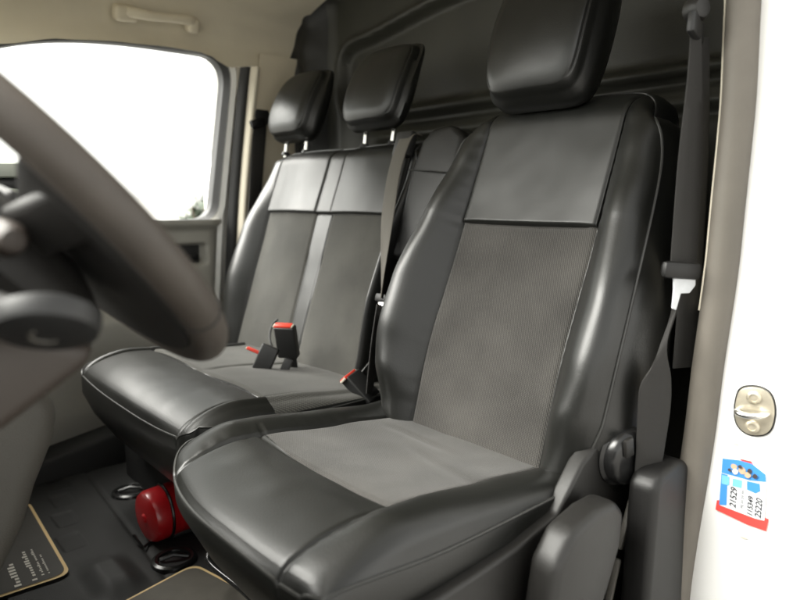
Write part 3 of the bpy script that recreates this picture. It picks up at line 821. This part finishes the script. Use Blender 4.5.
mb = thing('seat_belt', bp(1.15, .5, .05), 'pale grey belt running down the near edge of the bench back', 'seat belt', 'seat belts')
bm = NB(); ribbon(bm, [(bp(1.158, .60, -.01), Y*-.021), (bp(1.155, .585, .02), Y*-.021), (bp(1.15, .50, .035), Y*-.021), (bp(1.122, .38, .045), Y*-.020), (bp(1.085, .25, .05), Y*-.015+BB[3]*.01), (bp(1.070, .205, .052), Y*-.011+BB[3]*.012)], 0); mk('webbing', bm, M['belt_lt'], mb)
bm = NB(); box(bm, bp(1.070, .205, .052), (.034, .012, .018), Matrix((Y, BB[3], BB[2])).transposed(), bev=.004); mk('tongue_cover', bm, M['trim'], mb)
bm = NB(); box(bm, bp(1.066, .180, .052), (.020, .003, .034), Matrix((Y, BB[3], BB[2])).transposed(), bev=.001); mk('tongue', bm, M['chrome'], mb)
bm = NB(); ribbon(bm, [(bp(1.066, .19, .056), Y*-.004+BB[3]*.012), (bp(1.058, .10, .05), Y*-.004+BB[3]*.014), (bp(1.05, .0, .04), Y*-.006+BB[3]*.014)], 0); mk('lap_strap', bm, M['belt'], mb)

# buckles
def buckle(base, top, face, label, wdt=.042, thk=.024, stalk=None):
    base, top = Vector(base), Vector(top); ax = (top-base); L_ = ax.length; ax.normalize()
    t = thing('belt_buckle', base, label, 'belt buckle', 'belt buckles on the bench')
    rot = frame_rot(face, ax)            # local x along face (width), z along axis
    bm = NB(); box(bm, (base+top)/2, (wdt, thk, L_), rot, bev=.004, seg=3); b = mk('casing', bm, M['black'], t)
    bm = NB(); box(bm, top+ax*.0015, (wdt*.86, thk*.78, .007), rot, bev=.0018); mk('release_button', bm, M['red'], t)
    for s_ in (-1, 1):
        bm = NB(); box(bm, top+ax*.0005+rot @ Vector((s_*wdt*.455, 0, 0)), (.003, thk*.7, .005), rot, bev=.001); mk('button_edge', bm, M['cream'], b)
    bm = NB(); box(bm, base-ax*.02, (wdt*.5, thk*.5, .06), rot, bev=.004); mk('stalk', bm, M['black'], t)
buckle(bp(1.338, .026, .062), bp(1.330, .094, .108), (.6, -.8, 0), 'upright black belt buckle with red button at the bench centre', wdt=.050)
buckle(bp(1.318, .000, .106), bp(1.355, .022, .152), (-.6, .55, .35), 'low leaning black buckle with red button beside the upright one')
buckle((.86, 1.055, -.425), (.822, 1.095, -.375), (-.62, -.25, -.1), 'tilted dark buckle with red button between bench and driver seat', wdt=.052)
wl = thing('strap_loop', bp(1.50, .05, .06), 'thin black strap loop curling behind the bench buckles', 'strap')
bm = NB(); tube(bm, catmull([bp(1.485, .105, .03), bp(1.487, .088, .04), bp(1.465, .062, .055), bp(1.44, .040, .06), bp(1.42, .02, .05)], 6), .0032, seg=8); mk('webbing', bm, M['rubber'], wl)

# ------------------------------------------------------------------ near door post with white shut face, seal, striker, sticker
np_ = thing('door_pillar', (1.0, .33, -.75), 'white painted door pillar with grey rubber seal at the right', 'pillar')
ZT = [(-1.2, .43), (-.61, .399), (-.285, .377), (-.068, .364), (.13, .3595), (.257, .363), (.70, .40)]
def yp(z): return itp(ZT, z)
FX, FK = .950, .16
def face_pt(y, z, off=0): return Vector((FX+(yp(-.3)-y)*FK-off, y, z))
bm = NB()
def skin(u, z):
    y0 = yp(z)
    pts = [(FX+.02, y0+.02), (FX, y0), (FX+.02+.0, y0-.125), (FX+.045, y0-.205), (FX+.075, y0-.225), (FX+.13, y0-.235), (FX+1.5, y0-.24)]
    # straight shut face, then a rounded turn into the outer skin
    i = min(len(pts)-2, int(u)); f = u-i
    a, b = Vector(pts[i]), Vector(pts[i+1]); p = a.lerp(b, f); return Vector((p[0], p[1], z))
sheet(bm, skin, [0, .5, 1, 1.25, 1.5, 1.75, 2, 2.2, 2.4, 2.6, 2.8, 3, 3.25, 3.5, 3.75, 4, 4.3, 4.6, 5, 5.3, 5.6, 6], lin(-1.15, .66, 60))
mk('shut_face', bm, M['white'], np_, sharp=None)
def tube_col(name, mt_, prof_, z0, z1, par):
    bm = NB(); zs = lin(z0, z1, 50)
    sheet(bm, lambda u, z: Vector((prof_[u][0], yp(z)+prof_[u][1], z)), list(range(len(prof_))), zs); return mk(name, bm, M[mt_], par, sharp=None)
pr = [(FX+.03, .0), (FX-.003, .001), (FX-.016, .006), (FX-.024, .016), (FX-.026, .027), (FX-.023, .038), (FX-.014, .047), (FX+.004, .052), (FX+.05, .052)]
pr = [(a, b*.85) for a, b in pr]
pr = [(c[0], c[1]) for c in catmull([(a, b, 0) for a, b in pr], 4)]
tube_col('door_seal', 'seal', pr, -1.0, .60, np_)
tube_col('cream_edge', 'cream', [(FX+.02, .045), (FX+.006, .046), (FX+.004, .050), (FX+.02, .052)], -.16, .60, np_)
# inner trim of the post, dark, back to the bulkhead
bm = NB(); sheet(bm, lambda u, z: Vector((FX+.02+u*.34, yp(z)+.052+.012*math.sin(u*math.pi), z)), lin(0, 1, 12), lin(-.76, .62, 40)); mk('inner_trim', bm, M['trim'], np_, sharp=None)
bm = NB(); prism(bm, [(.818, .405, -.76), (.832, .405, -.395), (.85, .405, -.380), (.905, .405, -.372), (.945, .405, -.39), (.955, .405, -.76)], Y, .045, .012, 4); mk('lower_cover', bm, M['trim'], np_)
bm = NB(); prism(bm, [(.30, .30, -.80), (.30, .46, -.80), (1.0, .46, -.80), (1.0, .30, -.80)], Zv, .045, .01, 2); mk('sill_step', bm, M['black'], np_)

od = thing('driver_door', (-.42, .0, -.7), 'unseen opened driver door hinged ahead of the door opening', 'door')  # out of view; added to block low light from the front left
bm = NB(); box(bm, (-.43, -.14, -.36), (.09, .98, .78), bev=.03); mk('door_card', bm, M['grey'], od)
bm = NB(); box(bm, (-.485, -.14, -.36), (.03, 1.0, .80), bev=.01); mk('outer_skin', bm, M['white'], od)
bm = NB(); tube(bm, catmull([(-.45, .36, .02), (-.44, .30, .30), (-.43, .10, .50), (-.43, -.40, .53), (-.43, -.60, .40), (-.45, -.62, .02)], 6), .022, seg=10); mk('window_frame', bm, M['rubber'], od)

# striker
sk = thing('door_striker', face_pt(.330, -.292), 'brass toned steel latch striker bolted to the white pillar', 'striker')
def fp(y, z, off): return face_pt(y, z, off)
op = rrect_path([(.352, -.262), (.332, -.256), (.314, -.262), (.307, -.285), (.309, -.312), (.318, -.324), (.338, -.328), (.352, -.318), (.357, -.300), (.356, -.278)], .012, 4)
fn = Vector((-1, -FK, 0)).normalized()
bm = NB(); c0 = Vector((.331, -.292))
prism(bm, [fp(*(c0+(Vector(p[:2])-c0)*1.0), .0003) for p in op], fn, .0045, .0012, 2); pl = mk('base_plate', bm, M['zinc'], sk)
bm = NB(); tube(bm, [fp(*(c0+(Vector(p[:2])-c0)*1.045), 0.001) for p in op], .0011, closed=True, seg=6); mk('gasket', bm, M['rubber'], pl)
for yy, zz in ((.333, -.272), (.332, -.314)):
    bm = NB(); lathe(bm, [(.0095, .0), (.0095, .002), (.008, .0035), (.0055, .0040), (.005, .0025), (0, .0025)], fp(yy, zz, .0046), fn, 24); mk('bolt', bm, M['zinc'], sk)
bm = NB(); tube(bm, catmull([fp(.315, -.291, .003), fp(.317, -.292, .014), fp(.324, -.294, .020), fp(.338, -.295, .021), fp(.349, -.294, .016), fp(.351, -.294, .003)], 6), .0042, seg=12); mk('loop', bm, M['chrome'], sk)

# service sticker: red slip under a blue and white one
st = thing('service_sticker', face_pt(.335, -.41), 'torn blue and white service sticker over red slip on the pillar', 'sticker')
def quad(name, pts, mt_, off, par):
    bm = NB(); prism(bm, [fp(y, z, off) for y, z in pts], fn, .0003, 0); return mk(name, bm, M[mt_], par, smooth=False)
red = quad('red_slip', [(.371, -.437), (.3635, -.434), (.308, -.444), (.3035, -.444), (.3055, -.463), (.330, -.4610), (.372, -.4515)], 'redp', .0004, st)
quad('red_corner', [(.346, -.366), (.331, -.366), (.327, -.373), (.337, -.374)], 'redp', .0004, st)
wh = quad('white_label', [(.3665, -.372), (.3460, -.3690), (.3300, -.3700), (.3130, -.3800), (.3100, -.388), (.3085, -.4480), (.3200, -.4485), (.3660, -.4430), (.3670, -.41)], 'whitep', .0010, st)
bl = quad('blue_panel', [(.3675, -.371), (.3460, -.3680), (.3300, -.3690), (.3120, -.3800), (.3105, -.3905), (.3300, -.3940), (.3675, -.3925)], 'blue', .0016, st)
quad('blue_side', [(.3675, -.3935), (.3590, -.3940), (.3575, -.4400), (.3672, -.4420)], 'blue', .0016, st)
quad('pale_tab', [(.3665, -.3955), (.3565, -.396), (.3560, -.4090), (.3660, -.4090)], 'cyan', .0022, st)
quad('blue_badge', [(.3340, -.3960), (.3180, -.3955), (.3165, -.4060), (.3220, -.4110), (.3330, -.4085)], 'blue', .0016, st)
quad('pale_line', [(.3520, -.397), (.3400, -.397), (.3400, -.4085), (.3520, -.4085)], 'cyan', .0016, st)
rs = random.Random(8)
for k, (yy, zz, r_, mt_) in enumerate(((.352, -.379, .0048, 'skin'), (.341, -.382, .0055, 'skin'), (.349, -.3855, .0042, 'ink'), (.331, -.380, .0036, 'darkp'), (.333, -.3865, .0045, 'skin'), (.324, -.3855, .0036, 'darkp'), (.343, -.3765, .0028, 'darkp'), (.356, -.3845, .0026, 'darkp'))):
    pp = [(yy+r_*(.75+.4*rs.random())*math.cos(q), zz+r_*(.75+.4*rs.random())*math.sin(q)) for q in lin(0, 2*math.pi, 10)[:-1]]
    quad('printed_blob', pp, mt_, .0022+.0004*k, st)
for k, (yy, zz, a_, b_) in enumerate(((.352, -.346, .0045, .0016), (.336, -.352, .003, .0012), (.318, -.362, .002, .003), (.333, -.482, .006, .0012), (.309, -.372, .0022, .0015))):
    pp = [(yy+a_*(.7+.5*rs.random())*math.cos(q), zz+b_*(.7+.5*rs.random())*math.sin(q)) for q in lin(0, 2*math.pi, 11)[:-1]]
    quad('glue_trace', pp, 'cream', .0002, st)
def writing(txt, y, z, size, off):
    cu = bpy.data.curves.new('handwriting', 'FONT'); cu.body = txt; cu.size = size; cu.shear = .25; cu.extrude = .0001; cu.offset = .0002
    tmp = bpy.data.objects.new('handwriting', cu); me = bpy.data.meshes.new_from_object(tmp); bpy.data.objects.remove(tmp); bpy.data.curves.remove(cu)
    o = bpy.data.objects.new('handwriting', me); COL.objects.link(o); o.parent = st; me.materials.clear(); me.materials.append(M['pen'])
    # runs upwards, letters standing towards the outside
    xa = Vector((0, 0, 1)); za = fn; ya = za.cross(xa)
    mt_ = Matrix((xa, ya, za)).transposed().to_4x4(); mt_.translation = fp(y, z, off)+Vector((0, 0, Z0))-absloc(st)
    o.matrix_local = mt_
writing('21529', .3455, -.4410, .0120, .0018)
writing('115349', .3240, -.4470, .0098, .0018)
writing('25220', .3130, -.4465, .0115, .0018)
bm = NB()
for k in range(16):
    z = -.412-.0018*k; l_ = .0025+.002*rs.random()
    if k % 4 == 3: continue
    bm.faces.new([bm.verts.new(fp(y_, z_, .0018)) for y_, z_ in ((.3395, z), (.3395-l_, z), (.3395-l_, z-.0008), (.3395, z-.0008))])
mk('small_print', bm, M['pen'], st, smooth=False)

# driver's belt
b3 = thing('seat_belt', (.9, .42, .2), 'dark driver belt with twisted strap hanging beside the white pillar', 'seat belt', 'seat belts')
bm = NB(); lathe(bm, [(0, .012), (.012, .011), (.016, .004), (.016, -.01), (0, -.012)], (.912, .430, .252), (-.4, -1, 0), 20); mk('anchor_bolt', bm, M['grey'], b3)
bm = NB(); box(bm, (.912, .43, .228), (.055, .012, .03), frame_rot((1, .2, -.2), (0, 0, 1)), bev=.005); mk('loop_ring', bm, M['black'], b3)
wv = Vector((.88, -.47, 0)).normalized()
bm = NB(); ribbon(bm, [(Vector((.912, .430, .225)), wv*.008), (Vector((.918, .430, .16)), wv*.012), (Vector((.920, .430, .05)), wv*.019), (Vector((.916, .428, -.09)), wv*.021)], 0); mk('webbing', bm, M['belt'], b3)
bm = NB(); ribbon(bm, [(Vector((.935, .432, .22)), wv*.012), (Vector((.955, .434, .05)), wv*.016), (Vector((.958, .436, -.25)), wv*.020)], 0); mk('return_strap', bm, M['belt'], b3)
bm = NB(); box(bm, (.902, .424, -.098), (.060, .014, .024), frame_rot((.88, -.47, -.08), (0, 0, 1)), bev=.006); mk('tongue_cover', bm, M['trim'], b3)
tq = lambda u, z: (.908+.88*u, .421-.47*u, z)
bm = NB(); prism(bm, [tq(-.018, -.106), tq(.018, -.108), tq(.019, -.120), tq(.010, -.131), tq(-.004, -.131), tq(-.010, -.155), tq(-.017, -.152), tq(-.016, -.124)], (.47, .88, 0), .003, .0008, 1); mk('tongue', bm, M['whitep'], b3)
bm = NB(); ribbon(bm, [(Vector((.912, .428, -.112)), wv*.006+Zv*.010), (Vector((.90, .43, -.16)), wv*.008+Zv*.014), (Vector((.872, .432, -.215)), wv*.010+Zv*.012), (Vector((.868, .434, -.255)), wv*.024+Zv*.004), (Vector((.868, .434, -.30)), wv*.026), (Vector((.866, .436, -.38)), wv*.022), (Vector((.862, .438, -.50)), wv*.020)], 0); mk('lap_strap', bm, M['belt'], b3)

# dark gap parts behind the driver seat: floor bracket with light grey edge strips
br = thing('floor_bracket', (.9, .46, -.6), 'dark metal floor bracket with light grey edge strips beside the seat base', 'bracket')
bm = NB(); box(bm, (.87, .50, -.58), (.06, .03, .32), bev=.004); mk('arm', bm, M['black'], br)
bm = NB(); box(bm, (.858, .462, -.478), (.010, .010, .075), frame_rot((1, 0, -.45), (.45, 0, 1)), bev=.003); mk('edge_strip', bm, M['console'], br)
bm = NB(); box(bm, (.822, .458, -.555), (.008, .010, .070), frame_rot((1, 0, -.35), (.35, 0, 1)), bev=.003); mk('edge_strip', bm, M['console'], br)

# ------------------------------------------------------------------ outside: shrub beyond the passenger window
def shrub(c, r, h, n, label):
    t = thing('shrub', c, label, 'shrub', 'shrubs beyond the window')
    rs = random.Random(int(c[0]*10)+7)
    bm = NB()
    for _ in range(7):
        a = rs.uniform(0, 6.28); tube(bm, catmull([c, Vector(c)+Vector((math.cos(a)*r*.3, math.sin(a)*r*.3, h*.5)), Vector(c)+Vector((math.cos(a)*r*.7, math.sin(a)*r*.7, h*.85))], 4), lambda i: .02-.0015*i, seg=6)
    mk('stem', bm, M['bark'], t)
    bm = NB()
    for _ in range(n):
        q = Vector((rs.gauss(0, 1), rs.gauss(0, 1), rs.gauss(0, 1))).normalized()*rs.uniform(.35, 1)**.5
        k = .75+.35*noise.noise(q*2.3)
        p = Vector(c)+Vector((q.x*r*k, q.y*r*k, h*.55+q.z*h*.5*k)); u = Vector((rs.gauss(0, 1), rs.gauss(0, 1), rs.gauss(0, 1))).normalized(); v_ = u.orthogonal().normalized(); s_ = rs.uniform(.03, .06)
        bm.faces.new([bm.verts.new(p+x) for x in (-u*s_, v_*s_*.5, u*s_, -v_*s_*.5)])
    mk('foliage', bm, M['leaf'], t, smooth=False)
shrub((2.66, 5.5, -1.2), .42, 1.33, 6000, 'green shrub outside at the lower corner of the passenger window')
